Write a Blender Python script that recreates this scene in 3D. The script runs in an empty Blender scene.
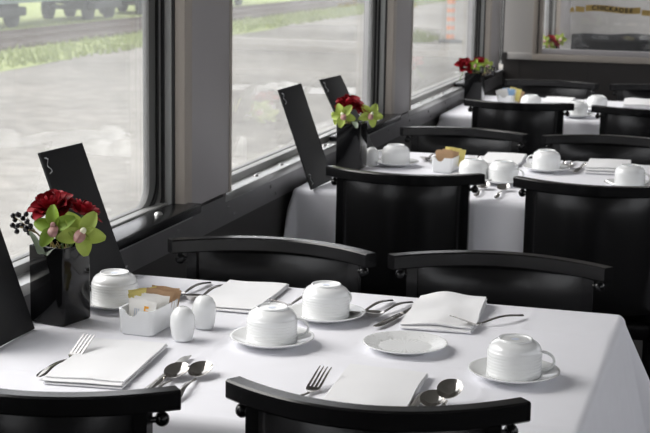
import bpy, bmesh, math, random
from mathutils import Vector, Matrix, noise
R = math.radians
C = bpy.context.scene.collection
sc = bpy.context.scene

# ------------------------------------------------------------------ camera, sky, sun, exposure
CAM_Z = 1.495
YAW, PIT, ROL = R(15.995), R(10.414), R(0.996)
fw = Vector((-math.sin(YAW)*math.cos(PIT), math.cos(YAW)*math.cos(PIT), -math.sin(PIT)))
r0 = Vector((math.cos(YAW), math.sin(YAW), 0)); u0 = r0.cross(fw)
rt = math.cos(ROL)*r0 + math.sin(ROL)*u0; up = -math.sin(ROL)*r0 + math.cos(ROL)*u0
cd = bpy.data.cameras.new('camera'); cam = bpy.data.objects.new('camera', cd); C.objects.link(cam)
cam.matrix_world = Matrix(((rt.x, up.x, -fw.x, 0), (rt.y, up.y, -fw.y, 0), (rt.z, up.z, -fw.z, CAM_Z), (0, 0, 0, 1)))
cd.sensor_fit = 'HORIZONTAL'; cd.sensor_width = 36.0; cd.lens = 36.0*1470.49/650
cd.clip_start = 0.05; cd.clip_end = 500
cd.dof.use_dof = True; cd.dof.focus_distance = 2.75; cd.dof.aperture_fstop = 14
sc.camera = cam

w = bpy.data.worlds.new('overcast_sky'); sc.world = w; w.use_nodes = True
bg = w.node_tree.nodes['Background']
bg.inputs['Color'].default_value = (0.955, 0.965, 1.0, 1); bg.inputs['Strength'].default_value = 1.0

sd = bpy.data.lights.new('veiled_sun', 'SUN'); sun = bpy.data.objects.new('veiled_sun', sd); C.objects.link(sun)
sd.energy = 1.6; sd.angle = R(40); sd.color = (1.0, 0.97, 0.92)
sun.rotation_euler = Vector((0.80, 0.10, -0.75)).to_track_quat('-Z', 'Y').to_euler()

vs = sc.view_settings
vs.view_transform = 'Standard'; vs.look = 'None'; vs.exposure = 1.2; vs.gamma = 1; vs.use_curve_mapping = False
sc.cycles.use_denoising = True
sc.cycles.max_bounces = 10; sc.cycles.diffuse_bounces = 5; sc.cycles.transparent_max_bounces = 16

# ------------------------------------------------------------------ helpers
def tag(o, label=None, cat=None, group=None, kind=None):
    if label: o['label'] = label
    if cat: o['category'] = cat
    if group: o['group'] = group
    if kind: o['kind'] = kind
    return o

def thing(name, loc=(0, 0, 0), rz=0.0):
    o = bpy.data.objects.new(name, None); C.objects.link(o)
    o.empty_display_size = 0.05
    o.location = loc; o.rotation_euler = (0, 0, rz)
    return o

def copy_tree(o, parent=None):
    c = o.copy(); C.objects.link(c); c.parent = parent
    for ch in list(o.children):
        copy_tree(ch, c)
    return c

class MB:
    def __init__(s): s.v = []; s.f = []
    def add(s, vs, fs):
        n = len(s.v); s.v += [tuple(p) for p in vs]; s.f += [tuple(i+n for i in f) for f in fs]; return s
    def box(s, x0, x1, y0, y1, z0, z1):
        vs = [(x, y, z) for z in (z0, z1) for y in (y0, y1) for x in (x0, x1)]
        return s.add(vs, [(0, 2, 3, 1), (4, 5, 7, 6), (0, 1, 5, 4), (2, 6, 7, 3), (0, 4, 6, 2), (1, 3, 7, 5)])
    def bbox(s, x0, x1, y0, y1, z0, z1, b):
        """box with chamfered edges"""
        bm = bmesh.new(); bmesh.ops.create_cube(bm, size=1.0)
        for v in bm.verts:
            v.co = Vector(((x0+x1)/2+v.co.x*(x1-x0), (y0+y1)/2+v.co.y*(y1-y0), (z0+z1)/2+v.co.z*(z1-z0)))
        bmesh.ops.bevel(bm, geom=list(bm.edges), offset=b, segments=2, affect='EDGES', profile=0.6)
        bm.verts.ensure_lookup_table(); bm.verts.index_update()
        s.add([v.co[:] for v in bm.verts], [[v.index for v in f.verts] for f in bm.faces]); bm.free(); return s
    def lathe(s, prof, n=32, cx=0, cy=0, close=False):
        vs = []; fs = []
        m = len(prof)
        for i in range(n):
            a = 2*math.pi*i/n; c, q = math.cos(a), math.sin(a)
            for (r, z) in prof: vs.append((cx+r*c, cy+r*q, z))
        for i in range(n):
            j = (i+1) % n
            for k in range(m-1 if not close else m):
                k2 = (k+1) % m
                fs.append((i*m+k, j*m+k, j*m+k2, i*m+k2))
        return s.add(vs, fs)
    def tube(s, pts, rad, n=8, caps=True):
        pts = [Vector(p) for p in pts]; m = len(pts)
        rr = rad if isinstance(rad, (list, tuple)) else [rad]*m
        vs = []; fs = []; prev = None
        for i, p in enumerate(pts):
            t = (pts[min(i+1, m-1)]-pts[max(i-1, 0)]).normalized()
            if prev is None:
                a = Vector((0, 0, 1)) if abs(t.z) < 0.9 else Vector((1, 0, 0))
                u = t.cross(a).normalized()
            else:
                u = (prev - t*prev.dot(t)).normalized()
            prev = u; v = t.cross(u)
            for k in range(n):
                a = 2*math.pi*k/n
                vs.append(p+(u*math.cos(a)+v*math.sin(a))*rr[i])
        for i in range(m-1):
            for k in range(n):
                k2 = (k+1) % n
                fs.append((i*n+k, i*n+k2, (i+1)*n+k2, (i+1)*n+k))
        if caps:
            fs.append(tuple(range(n-1, -1, -1))); fs.append(tuple((m-1)*n+k for k in range(n)))
        return s.add(vs, fs)
    def ball(s, c, r, nu=10, nv=6, sz=1.0):
        prof = [(max(1e-5, r*math.sin(math.pi*k/nv)), c[2]-r*sz*math.cos(math.pi*k/nv)) for k in range(nv+1)]
        return s.lathe(prof, nu, c[0], c[1])
    def grid(s, fn, nu, nv, flip=False):
        vs = [fn(i/nu, j/nv) for j in range(nv+1) for i in range(nu+1)]
        fs = []
        for j in range(nv):
            for i in range(nu):
                a = j*(nu+1)+i
                q = (a, a+1, a+nu+2, a+nu+1)
                fs.append(q[::-1] if flip else q)
        return s.add(vs, fs)
    def loft(s, rings, caps=True):
        n = len(rings[0]); vs = [p for r_ in rings for p in r_]; fs = []
        for i in range(len(rings)-1):
            for k in range(n):
                k2 = (k+1) % n
                fs.append((i*n+k, i*n+k2, (i+1)*n+k2, (i+1)*n+k))
        if caps:
            fs.append(tuple(range(n-1, -1, -1))); fs.append(tuple((len(rings)-1)*n+k for k in range(n)))
        return s.add(vs, fs)
    def prism(s, outline, axis, a, b):
        """outline: 2D loop; extruded along axis x/y/z from a to b"""
        def mk(p, t):
            return {'x': (t, p[0], p[1]), 'y': (p[0], t, p[1]), 'z': (p[0], p[1], t)}[axis]
        return s.loft([[mk(p, a) for p in outline], [mk(p, b) for p in outline]])
    def mesh(s, name, mat, smooth=35, merge=False):
        me = bpy.data.meshes.new(name); me.from_pydata(s.v, [], s.f)
        bm = bmesh.new(); bm.from_mesh(me)
        if merge: bmesh.ops.remove_doubles(bm, verts=bm.verts, dist=1e-5)
        bmesh.ops.recalc_face_normals(bm, faces=bm.faces)
        bm.to_mesh(me); bm.free()
        if smooth:
            me.shade_smooth()
            if smooth < 180: me.set_sharp_from_angle(angle=R(smooth))
        if mat: me.materials.append(mat)
        me.update(); return me
    def build(s, name, mat, parent=None, smooth=35, merge=False):
        return link(name, s.mesh(name, mat, smooth, merge), parent)

def link(name, me, parent=None, loc=None):
    o = bpy.data.objects.new(name, me); C.objects.link(o)
    if parent: o.parent = parent
    if loc is not None: o.location = loc
    return o

def subsurf(o, lv=1):
    m = o.modifiers.new('smooth', 'SUBSURF'); m.levels = lv; m.render_levels = lv
    return o

# ------------------------------------------------------------------ materials
def mat(name, col, rough=0.5, metal=0.0, spec=0.5, var=0.0, scale=20.0, bump=0.0, bscale=200.0, coat=0.0, sheen=0.0, sss=0.0):
    m = bpy.data.materials.new(name); m.use_nodes = True
    nt = m.node_tree; b = nt.nodes['Principled BSDF']
    b.inputs['Base Color'].default_value = (*col, 1); b.inputs['Roughness'].default_value = rough
    b.inputs['Metallic'].default_value = metal; b.inputs['Specular IOR Level'].default_value = spec
    if coat: b.inputs['Coat Weight'].default_value = coat; b.inputs['Coat Roughness'].default_value = 0.08
    if sheen: b.inputs['Sheen Weight'].default_value = sheen
    tc = nt.nodes.new('ShaderNodeTexCoord')
    n = nt.nodes.new('ShaderNodeTexNoise'); n.inputs['Scale'].default_value = scale; n.inputs['Detail'].default_value = 5
    nt.links.new(tc.outputs['Object'], n.inputs['Vector'])
    mx = nt.nodes.new('ShaderNodeMix'); mx.data_type = 'RGBA'
    v = max(var, 0.02)
    mx.inputs[6].default_value = (*[c*(1-v) for c in col], 1); mx.inputs[7].default_value = (*[min(1, c*(1+v)) for c in col], 1)
    nt.links.new(n.outputs['Fac'], mx.inputs[0]); nt.links.new(mx.outputs[2], b.inputs['Base Color'])
    if bump:
        n2 = nt.nodes.new('ShaderNodeTexNoise'); n2.inputs['Scale'].default_value = bscale; n2.inputs['Detail'].default_value = 3
        nt.links.new(tc.outputs['Object'], n2.inputs['Vector'])
        bp = nt.nodes.new('ShaderNodeBump'); bp.inputs['Strength'].default_value = bump; bp.inputs['Distance'].default_value = 0.002
        nt.links.new(n2.outputs['Fac'], bp.inputs['Height']); nt.links.new(bp.outputs['Normal'], b.inputs['Normal'])
    return m

M = {}
M['cloth'] = mat('white_table_linen', (0.84, 0.84, 0.885), 0.85, spec=0.2, bump=0.15, bscale=900, sheen=0.1)
M['napkin'] = mat('white_napkin_linen', (0.86, 0.86, 0.87), 0.9, spec=0.2, bump=0.2, bscale=700)
M['china'] = mat('white_porcelain', (0.84, 0.85, 0.85), 0.16, coat=0.4)
M['china_mark'] = mat('pale_blue_stamp', (0.55, 0.6, 0.7), 0.3)
M['steel'] = mat('polished_steel', (0.62, 0.60, 0.57), 0.16, metal=1.0, var=0.05)
M['leather'] = mat('black_leather', (0.006, 0.006, 0.0065), 0.27, spec=0.42, bump=0.06, bscale=160)
M['sofa'] = mat('worn_black_sofa_leather', (0.006, 0.006, 0.007), 0.55, spec=0.2, bump=0.2, bscale=40)
M['black_wood'] = mat('black_lacquered_wood', (0.006, 0.006, 0.0065), 0.24, spec=0.35, var=0.2)
M['gloss_black'] = mat('black_glazed_ceramic', (0.006, 0.006, 0.0065), 0.09, spec=0.28)
M['menu_black'] = mat('black_menu_board', (0.013, 0.013, 0.014), 0.6, spec=0.25, bump=0.1, bscale=500)
M['menu_paper'] = mat('cream_menu_edge', (0.55, 0.42, 0.28), 0.7)
M['silver_print'] = mat('silver_foil_print', (0.7, 0.7, 0.72), 0.35, metal=0.6)
M['wall_grey'] = mat('grey_enamel_paint', (0.38, 0.36, 0.365), 0.42, var=0.04, scale=3)
M['pale_grey'] = mat('pale_grey_enamel_paint', (0.46, 0.445, 0.43), 0.45, var=0.05, scale=2)
M['apron'] = mat('dull_grey_metal_apron', (0.20, 0.195, 0.20), 0.36, metal=0.6, var=0.18, scale=9)
M['dark_wall'] = mat('charcoal_wall_panel', (0.030, 0.028, 0.027), 0.5, var=0.15, scale=6, bump=0.1, bscale=120)
M['brown_wall'] = mat('dark_brown_dado_laminate', (0.034, 0.030, 0.028), 0.55, var=0.15, scale=8)
M['alu'] = mat('satin_aluminium', (0.52, 0.52, 0.51), 0.32, metal=0.75, var=0.08, scale=15)
M['alu_dark'] = mat('grey_window_sash', (0.36, 0.36, 0.35), 0.42, metal=0.2, var=0.1, scale=12)
M['sash_outer'] = mat('dark_grey_outer_sash', (0.13, 0.13, 0.125), 0.5)
M['beige'] = mat('taupe_window_casing', (0.40, 0.355, 0.31), 0.45, var=0.06, scale=5)
M['rubber'] = mat('black_rubber_gasket', (0.012, 0.012, 0.012), 0.5)
M['floor'] = mat('dark_carpet', (0.016, 0.014, 0.014), 0.95, var=0.3, scale=60, bump=0.4, bscale=500)
M['ceiling'] = mat('grey_ceiling_paint', (0.36, 0.355, 0.35), 0.6)
M['rose'] = mat('deep_red_rose_petal', (0.27, 0.006, 0.014), 0.55, spec=0.25, var=0.5, scale=45)
M['orchid'] = mat('lime_green_orchid_petal', (0.22, 0.335, 0.035), 0.5, spec=0.3, var=0.35, scale=35)
M['orchid_pale'] = mat('yellow_green_orchid_petal', (0.37, 0.46, 0.09), 0.5, spec=0.3, var=0.3, scale=35)
M['lip'] = mat('pink_brown_orchid_lip', (0.36, 0.19, 0.17), 0.55, var=0.35, scale=80)
M['lip_pale'] = mat('cream_orchid_column', (0.72, 0.72, 0.52), 0.5)
M['stem'] = mat('green_stem', (0.12, 0.2, 0.05), 0.6)
M['twig'] = mat('tan_twig', (0.33, 0.25, 0.13), 0.7, var=0.2)
M['berry'] = mat('black_berry', (0.008, 0.007, 0.010), 0.22)
M['sage'] = mat('grey_green_leaf', (0.17, 0.21, 0.15), 0.42, var=0.25, scale=25)
M['moss'] = mat('straw_filler', (0.45, 0.36, 0.15), 0.8, var=0.3, scale=90)
M['pk_white'] = mat('white_paper_packet', (0.82, 0.81, 0.78), 0.7, var=0.05, scale=60)
M['pk_brown'] = mat('brown_paper_packet', (0.47, 0.30, 0.17), 0.75, var=0.15, scale=60)
M['pk_yellow'] = mat('yellow_paper_packet', (0.80, 0.68, 0.22), 0.7, var=0.08, scale=60)
M['pk_blue'] = mat('blue_paper_packet', (0.30, 0.48, 0.72), 0.7, var=0.08, scale=60)
M['orange_print'] = mat('orange_print', (0.9, 0.42, 0.03), 0.6)
M['red_print'] = mat('red_print', (0.75, 0.12, 0.05), 0.6)
M['gold'] = mat('gold_leaf_ribbon', (0.42, 0.29, 0.09), 0.45, metal=0.25, var=0.2, scale=60)
M['ink'] = mat('black_lettering', (0.01, 0.009, 0.008), 0.5)
M['wood'] = mat('brown_table_wood', (0.10, 0.06, 0.035), 0.5, var=0.25)
# outside
M['grass'] = mat('verge_grass', (0.25, 0.29, 0.11), 0.9, var=0.4, scale=1.2)
M['rail'] = mat('rusty_rail', (0.10, 0.075, 0.06), 0.6, metal=0.3)
M['sleeper'] = mat('weathered_sleeper', (0.12, 0.10, 0.085), 0.9, var=0.2)
M['wagon'] = mat('grey_blue_wagon_paint', (0.26, 0.31, 0.31), 0.6, var=0.15, scale=1.5)
M['bogie'] = mat('grimy_black_bogie_steel', (0.035, 0.038, 0.04), 0.7)
M['orange'] = mat('orange_reflective_sleeve', (0.75, 0.22, 0.06), 0.55)
M['white_band'] = mat('white_reflective_sleeve', (0.42, 0.44, 0.44), 0.5)
M['leafage'] = mat('hedge_leaf', (0.13, 0.19, 0.06), 0.8, var=0.4, scale=3)
M['bark'] = mat('grey_bark', (0.14, 0.12, 0.10), 0.9)

def gravel_mat():
    m = bpy.data.materials.new('pale_gravel'); m.use_nodes = True; nt = m.node_tree; b = nt.nodes['Principled BSDF']
    tc = nt.nodes.new('ShaderNodeTexCoord')
    def nz(s, d): 
        n = nt.nodes.new('ShaderNodeTexNoise'); n.inputs['Scale'].default_value = s; n.inputs['Detail'].default_value = d
        nt.links.new(tc.outputs['Object'], n.inputs['Vector']); return n
    a = nz(0.22, 6); c = nz(3.5, 8)
    r1 = nt.nodes.new('ShaderNodeValToRGB'); r1.color_ramp.elements[0].position = 0.35; r1.color_ramp.elements[1].position = 0.66
    r1.color_ramp.elements[0].color = (0.19, 0.18, 0.162, 1); r1.color_ramp.elements[1].color = (0.282, 0.267, 0.24, 1)
    nt.links.new(a.outputs['Fac'], r1.inputs['Fac'])
    r2 = nt.nodes.new('ShaderNodeValToRGB'); r2.color_ramp.elements[0].position = 0.3; r2.color_ramp.elements[1].position = 0.7
    r2.color_ramp.elements[0].color = (0.72, 0.72, 0.72, 1); r2.color_ramp.elements[1].color = (1.1, 1.1, 1.1, 1)
    nt.links.new(c.outputs['Fac'], r2.inputs['Fac'])
    mx = nt.nodes.new('ShaderNodeMix'); mx.data_type = 'RGBA'; mx.blend_type = 'MULTIPLY'; mx.inputs[0].default_value = 1
    nt.links.new(r1.outputs['Color'], mx.inputs[6]); nt.links.new(r2.outputs['Color'], mx.inputs[7])
    nt.links.new(mx.outputs[2], b.inputs['Base Color']); b.inputs['Roughness'].default_value = 0.95
    b.inputs['Specular IOR Level'].default_value = 0.1
    return m
M['gravel'] = gravel_mat()

def glass_mat(name, dust, gloss=1.0, tint=(0.975, 0.975, 0.975)):
    m = bpy.data.materials.new(name); m.use_nodes = True; nt = m.node_tree
    for n in list(nt.nodes):
        if n.type != 'OUTPUT_MATERIAL': nt.nodes.remove(n)
    out = nt.nodes['Material Output']
    tr = nt.nodes.new('ShaderNodeBsdfTransparent'); tr.inputs['Color'].default_value = (*tint, 1)
    gl = nt.nodes.new('ShaderNodeBsdfGlossy'); gl.inputs['Roughness'].default_value = 0.01
    gl.inputs['Color'].default_value = (gloss, gloss, gloss, 1)
    lw = nt.nodes.new('ShaderNodeLayerWeight'); lw.inputs['Blend'].default_value = 0.5
    pw = nt.nodes.new('ShaderNodeMath'); pw.operation = 'POWER'; pw.inputs[1].default_value = 5
    fr = nt.nodes.new('ShaderNodeMath'); fr.operation = 'MULTIPLY_ADD'; fr.inputs[1].default_value = 0.96; fr.inputs[2].default_value = 0.04
    nt.links.new(lw.outputs['Facing'], pw.inputs[0]); nt.links.new(pw.outputs[0], fr.inputs[0])
    mx = nt.nodes.new('ShaderNodeMixShader'); nt.links.new(fr.outputs[0], mx.inputs[0])
    nt.links.new(tr.outputs[0], mx.inputs[1]); nt.links.new(gl.outputs[0], mx.inputs[2])
    tl = nt.nodes.new('ShaderNodeBsdfTranslucent'); tl.inputs['Color'].default_value = (0.9, 0.93, 0.95, 1)
    mx2 = nt.nodes.new('ShaderNodeMixShader')
    tc = nt.nodes.new('ShaderNodeTexCoord'); nz = nt.nodes.new('ShaderNodeTexNoise'); nz.inputs['Scale'].default_value = 3.0
    nz.inputs['Detail'].default_value = 6
    nt.links.new(tc.outputs['Object'], nz.inputs['Vector'])
    mr = nt.nodes.new('ShaderNodeMapRange'); mr.inputs[1].default_value = 0.3; mr.inputs[2].default_value = 0.7
    mr.inputs[3].default_value = dust*0.7; mr.inputs[4].default_value = dust*1.3
    nt.links.new(nz.outputs['Fac'], mr.inputs[0]); nt.links.new(mr.outputs[0], mx2.inputs[0])
    nt.links.new(mx.outputs[0], mx2.inputs[1]); nt.links.new(tl.outputs[0], mx2.inputs[2])
    nt.links.new(mx2.outputs[0], out.inputs['Surface'])
    return m
M['glass'] = glass_mat('dusty_window_glass', 0.060)
M['glass_in'] = glass_mat('partition_glass', 0.008)

# ------------------------------------------------------------------ the setting
XW, XG, D = -1.33, -1.405, 2.177
XR = 1.55                       # far side of the car
Y0, Y1, YE = -3.4, 8.2, 11.3
CEIL = 2.25
ZS = 0.838                      # sill height
ZT = 1.95                       # window head
def struct(o): o['kind'] = 'structure'; return o

fl = MB().box(XW-0.15, XR+0.15, Y0, YE, -0.08, 0.0).build('floor', M['floor'], None, 0); struct(fl)
ce = MB().box(XW-0.15, XR+0.15, Y0, YE, CEIL, CEIL+0.08).build('ceiling', M['ceiling'], None, 0); struct(ce)

# window spans on the left wall, one per table bay
bays = [(1.53+D*k, 3.30+D*k) for k in (-2, -1, 0, 1, 2)]      # glass y extents
bays.append((8.55, 10.55))
wl = MB().box(XW-0.15, XW, Y0, YE, 0.0, 0.755).build('wall_left', M['dark_wall'], None, 0); struct(wl)
ap = MB().box(XW-0.14, XW+0.004, Y0, Y1, 0.755, ZS-0.004)
ap.build('apron', M['apron'], wl, 0)
def rivets(mb, pts, r):
    for (x, y, z, ax) in pts:
        if ax == 'x':
            mb.add(*dome(r, (x, y, z), 'x'))
        else:
            mb.add(*dome(r, (x, y, z), 'z'))
def dome(r, c, ax):
    vs = []; fs = []; n = 8
    prof = [(r, 0), (r*0.85, r*0.35), (r*0.45, r*0.6)]
    for (q, h) in prof:
        for k in range(n):
            a = 2*math.pi*k/n; p = (q*math.cos(a), q*math.sin(a))
            vs.append((c[0]+h, c[1]+p[0], c[2]+p[1]) if ax == 'x' else (c[0]+p[0], c[1]+p[1], c[2]+h))
    for i in range(2):
        for k in range(n):
            fs.append((i*n+k, i*n+(k+1) % n, (i+1)*n+(k+1) % n, (i+1)*n+k))
    fs.append(tuple(2*n+k for k in range(n)))
    return vs, fs
rv_me = MB(); rivets(rv_me, [(0, 0, 0, 'x')], 0.006); rv_me = rv_me.mesh('rivet', M['apron'])
y = 1.5
while y < 8.1:
    link('rivet', rv_me, wl, (XW+0.004, y, 0.80)); link('rivet', rv_me, wl, (XW+0.004, y+0.05, 0.772)); y += 0.363
# pillars between the windows
edges = []
prev = Y0
for (a, b) in bays:
    edges.append((prev, a+0.0)); prev = b
edges.append((prev, YE))
for i, (a, b) in enumerate(edges):
    # visible face begins 0.115 past the glass and ends at the next window casing
    ya = a + (0.112 if i > 0 else 0); yb = b + 0.62*0 + (0.40-0.0 if False else 0)
    yb = b + 0.0
    if i < len(edges)-1 and i > 0: yb = min(b, ya+0.295)
    MB().bbox(XW-0.13, XW, ya, yb, ZS, ZT+0.3, 0.006).build('pillar', M['wall_grey'], wl, 40)
MB().box(XW-0.13, XW-0.002, Y0, YE, ZT, CEIL).build('header_panel', M['wall_grey'], wl, 0)

def rrect(y0, y1, z0, z1, r, n=7):
    pts = []
    for (cy, cz, a0) in ((y1-r, z0+r, -90), (y1-r, z1-r, 0), (y0+r, z1-r, 90), (y0+r, z0+r, 180)):
        for k in range(n+1):
            a = R(a0+90*k/n); pts.append((cy+r*math.cos(a), cz+r*math.sin(a)))
    return pts
def ring(mb, inner, outer, x0, x1):
    n = len(inner)
    vs = [(x0, *p) for p in inner]+[(x1, *p) for p in inner]+[(x1, *p) for p in outer]+[(x0, *p) for p in outer]
    fs = []
    for k in range(n):
        k2 = (k+1) % n
        for q in range(4):
            q2 = (q+1) % 4
            fs.append((q*n+k, q*n+k2, q2*n+k2, q2*n+k))
    return mb.add(vs, fs)
def make_window(idx, y0, y1):
    z0, z1 = 0.862, ZT-0.03
    # rings from the pane inward, each opening a little wider
    b1 = ring(MB(), rrect(y0, y1, z0, z1, 0.055), rrect(y0-0.05, y1+0.05, z0-0.025, z1+0.05, 0.08), XG-0.006, XG+0.010)
    root = b1.build('window_%d' % idx, M['sash_outer'], None, 50); struct(root)
    ring(MB(), rrect(y0-0.004, y1+0.040, z0-0.006, z1+0.006, 0.07), rrect(y0-0.06, y1+0.065, z0-0.026, z1+0.05, 0.09), XG+0.010, XG+0.015).build('rubber_gasket', M['rubber'], root, 50)
    ring(MB(), rrect(y0-0.008, y1+0.050, z0-0.010, z1+0.010, 0.06), rrect(y0-0.06, y1+0.072, z0-0.026, z1+0.05, 0.07), XG+0.015, XG+0.018).build('bright_bead', M['alu'], root, 50)
    ring(MB(), rrect(y0-0.010, y1+0.055, z0-0.012, z1+0.012, 0.03), rrect(y0-0.06, y1+0.085, z0-0.026, z1+0.05, 0.04), XG+0.018, XG+0.026).build('inner_gasket', M['rubber'], root, 50)
    MB().box(XG+0.026, XG+0.044, y1+0.060, y1+0.105, ZS, z1+0.05).build('sash_stile', M['alu_dark'], root, 0)
    MB().box(XG+0.044, XG+0.050, y1+0.064, y1+0.105, ZS, z1+0.05).build('stile_seam', M['rubber'], root, 0)
    MB().bbox(XG+0.050, XW+0.002, y1+0.066, y1+0.118, ZS-0.001, z1+0.05, 0.004).build('casing', M['beige'], root, 40)
    if y0 > 2: MB().bbox(XG+0.030, XW+0.002, y0-0.004-0.012+0.0, y0+0.004, ZS, z1+0.05, 0.002).build('casing', M['beige'], root, 40)
    MB().box(XG-0.002, XG+0.004, y0-0.02, y1+0.02, z0-0.02, z1+0.02).build('glass_pane', M['glass'], root, 0)
    MB().bbox(XG+0.006, XG+0.034, y0-0.04, y1+0.062, ZS-0.001, 0.8605, 0.003).build('bottom_rail', M['alu_dark'], root, 40)
    # the bright sill strip with its studs
    st = MB().bbox(XW-0.05, XW+0.006, y0-0.05, y1+0.11, ZS-0.022, ZS+0.002, 0.002).build('sill_strip', M['alu'], root, 40)
    yy = y0+0.03
    while yy < y1:
        mb = MB(); rivets(mb, [(XW-0.018, yy, ZS+0.002, 'z')], 0.009); mb.build('sill_stud', M['alu'], st, 60); yy += 0.235
    return root
for i, (a, b) in enumerate(bays): make_window(i+1, a, b)
# black ledges under the windows beside each table
for k in (-1, 0, 1, 2):
    lg = MB().bbox(XW-0.035, XW+0.036, 2.62+D*k, 3.395+D*k, ZS-0.004, ZS+0.020, 0.004).build('ledge', M['black_wood'], wl, 40)
    mb = MB(); mb.add(*dome(0.011, (XW-0.004, 3.21+D*k, ZS+0.020), 'z')); mb.build('ledge_stud', M['alu'], lg, 60)

# right wall with its own windows (out of view), rear wall
wr = MB().box(XR, XR+0.12, Y0, YE, 0, 0.86).build('wall_right', M['dark_wall'], None, 0); struct(wr)
MB().box(XR, XR+0.12, Y0, YE, ZT, CEIL).build('header_panel', M['wall_grey'], wr, 0)
for i, (a, b) in enumerate(edges):
    MB().box(XR, XR+0.12, a, min(b, YE), 0.86, ZT).build('pillar', M['wall_grey'], wr, 0)
for i, (a, b) in enumerate(bays):
    wn = ring(MB(), rrect(a, b, 0.88, ZT-0.03, 0.05), rrect(a-0.01, b+0.01, 0.86, ZT, 0.05), XR+0.03, XR+0.06).build('window_%d' % (i+11), M['alu'], None, 50); struct(wn)
    MB().box(XR+0.042, XR+0.048, a-0.005, b+0.005, 0.87, ZT-0.01).build('glass_pane', M['glass'], wn, 0)
wb = MB().box(XW-0.15, XR+0.15, Y0-0.1, Y0, 0, CEIL).build('wall_back', M['brown_wall'], None, 0); struct(wb)

# end partition with the glazed opening
PX0, PZ0 = -1.115, 0.958
pw = MB().box(XW, XR, Y1, Y1+0.06, 0, 0.8935).build('wall_front', M['brown_wall'], None, 0); struct(pw)
MB().box(XW, PX0-0.05, Y1-0.004, Y1+0.056, 0.930, CEIL).build('corner_panel', M['pale_grey'], pw, 0)
MB().bbox(XW+0.02, PX0-0.05, Y1-0.012, Y1+0.05, 0.8935, 0.930, 0.003).build('kick_strip', M['pale_grey'], pw, 40)
MB().box(XW, XW+0.02, Y1-0.016, Y1+0.05, 0.8935, 0.932).build('corner_block', M['dark_wall'], pw, 0)
MB().box(0.75, XR, Y1-0.004, Y1+0.056, 0.8935, CEIL).build('side_panel', M['pale_grey'], pw, 0)
MB().box(PX0-0.05, 0.75, Y1-0.004, Y1+0.056, 1.9, CEIL).build('header_panel', M['pale_grey'], pw, 0)
for k in range(7):
    MB().box(XW+0.09+0.38*k, XW+0.093+0.38*k, Y1-0.0015, Y1, 0.02, 0.8935).build('panel_joint', M['rubber'], pw, 0)
w9 = MB().bbox(PX0-0.05, 0.76, Y1-0.022, Y1+0.03, 0.893, 0.928, 0.004).build('window_7', M['beige'], None, 40); struct(w9)
MB().bbox(PX0-0.02, 0.73, Y1-0.012, Y1+0.03, 0.928, PZ0, 0.003).build('lower_rail', M['wall_grey'], w9, 40)
MB().bbox(PX0-0.052, PX0-0.028, Y1-0.022, Y1+0.03, 0.928, 1.9, 0.003).build('outer_stile', M['beige'], w9, 40)
MB().box(PX0-0.028, PX0-0.022, Y1-0.008, Y1+0.03, 0.928, 1.9).build('stile_seam', M['rubber'], w9, 0)
MB().bbox(PX0-0.022, PX0, Y1-0.014, Y1+0.03, 0.928, 1.9, 0.003).build('inner_stile', M['beige'], w9, 40)
MB().bbox(0.73, 0.76, Y1-0.022, Y1+0.03, 0.928, 1.9, 0.003).build('outer_stile', M['beige'], w9, 40)
gp = MB().box(PX0-0.01, 0.735, Y1+0.006, Y1+0.012, 0.94, 1.9).build('glass_pane', M['glass_in'], w9, 0)
# gold ribbon with the name
def ribbon(x0, x1, zf, h, y, nm='name_ribbon', n=24):
    mb = MB()
    mb.grid(lambda u, v: (x0+(x1-x0)*u, y, zf(u)+h*(v-0.5)), n, 2)
    mb.grid(lambda u, v: (x0+(x1-x0)*u, y+0.0008, zf(u)+h*(v-0.5)), n, 2, True)
    return mb.build(nm, M['gold'], gp, 0)
yr = Y1+0.0045
zc = lambda u: 1.186-0.0055*math.sin(math.pi*(u-0.5)*1.7)-0.003
ribbon(-0.888, -0.592, zc, 0.034, yr)
ribbon(-0.942, -0.894, lambda u: 1.181-0.004*u, 0.030, yr+0.0006, 'ribbon_fold')
ribbon(-0.972, -0.950, lambda u: 1.166+0.012*math.sin(3*u), 0.024, yr+0.0008, 'ribbon_tail')
ribbon(-0.586, -0.538, lambda u: 1.171-0.004*u, 0.030, yr+0.0006, 'ribbon_fold')
ribbon(-0.530, -0.508, lambda u: 1.158+0.012*math.sin(3*(1-u)), 0.024, yr+0.0008, 'ribbon_tail')
def text_mesh(ch, size, m, bold=0.0):
    cu = bpy.data.curves.new('letter', 'FONT'); cu.body = ch; cu.size = size; cu.extrude = 0.0003; cu.offset = bold
    cu.align_x = 'CENTER'; cu.align_y = 'CENTER'
    o = bpy.data.objects.new('letter', cu); C.objects.link(o)
    dg = bpy.context.evaluated_depsgraph_get(); me = bpy.data.meshes.new_from_object(o.evaluated_get(dg))
    bpy.data.objects.remove(o); bpy.data.curves.remove(cu)
    me.materials.clear(); me.materials.append(m); return me
word = 'CHICKADEE'
adv = [0.0, 1.06, 1.74, 2.42, 3.44, 4.45, 5.50, 6.5, 7.42]
lx0, lx1 = -0.842, -0.642
for ch, a in zip(word, adv):
    x = lx0+(lx1-lx0)*a/7.42; u = (x+0.888)/0.296
    o = link('letter', text_mesh(ch, 0.035, M['ink'], 0.0010), gp, (x, yr-0.0012, zc(u)))
    o.rotation_euler = (R(90), 0, 0)

# next compartment seen through the glass, brightened by an added, unseen fill light
ld = bpy.data.lights.new('compartment_fill', 'AREA'); lo = bpy.data.objects.new('compartment_fill', ld); C.objects.link(lo)
ld.shape = 'RECTANGLE'; ld.size = 1.2; ld.size_y = 0.5; ld.energy = 22; lo.location = (0.1, 9.8, CEIL-0.01)
wf = MB().box(XW-0.15, XR+0.15, YE, YE+0.1, 0, CEIL).build('wall_far', M['pale_grey'], None, 0); struct(wf)

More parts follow.
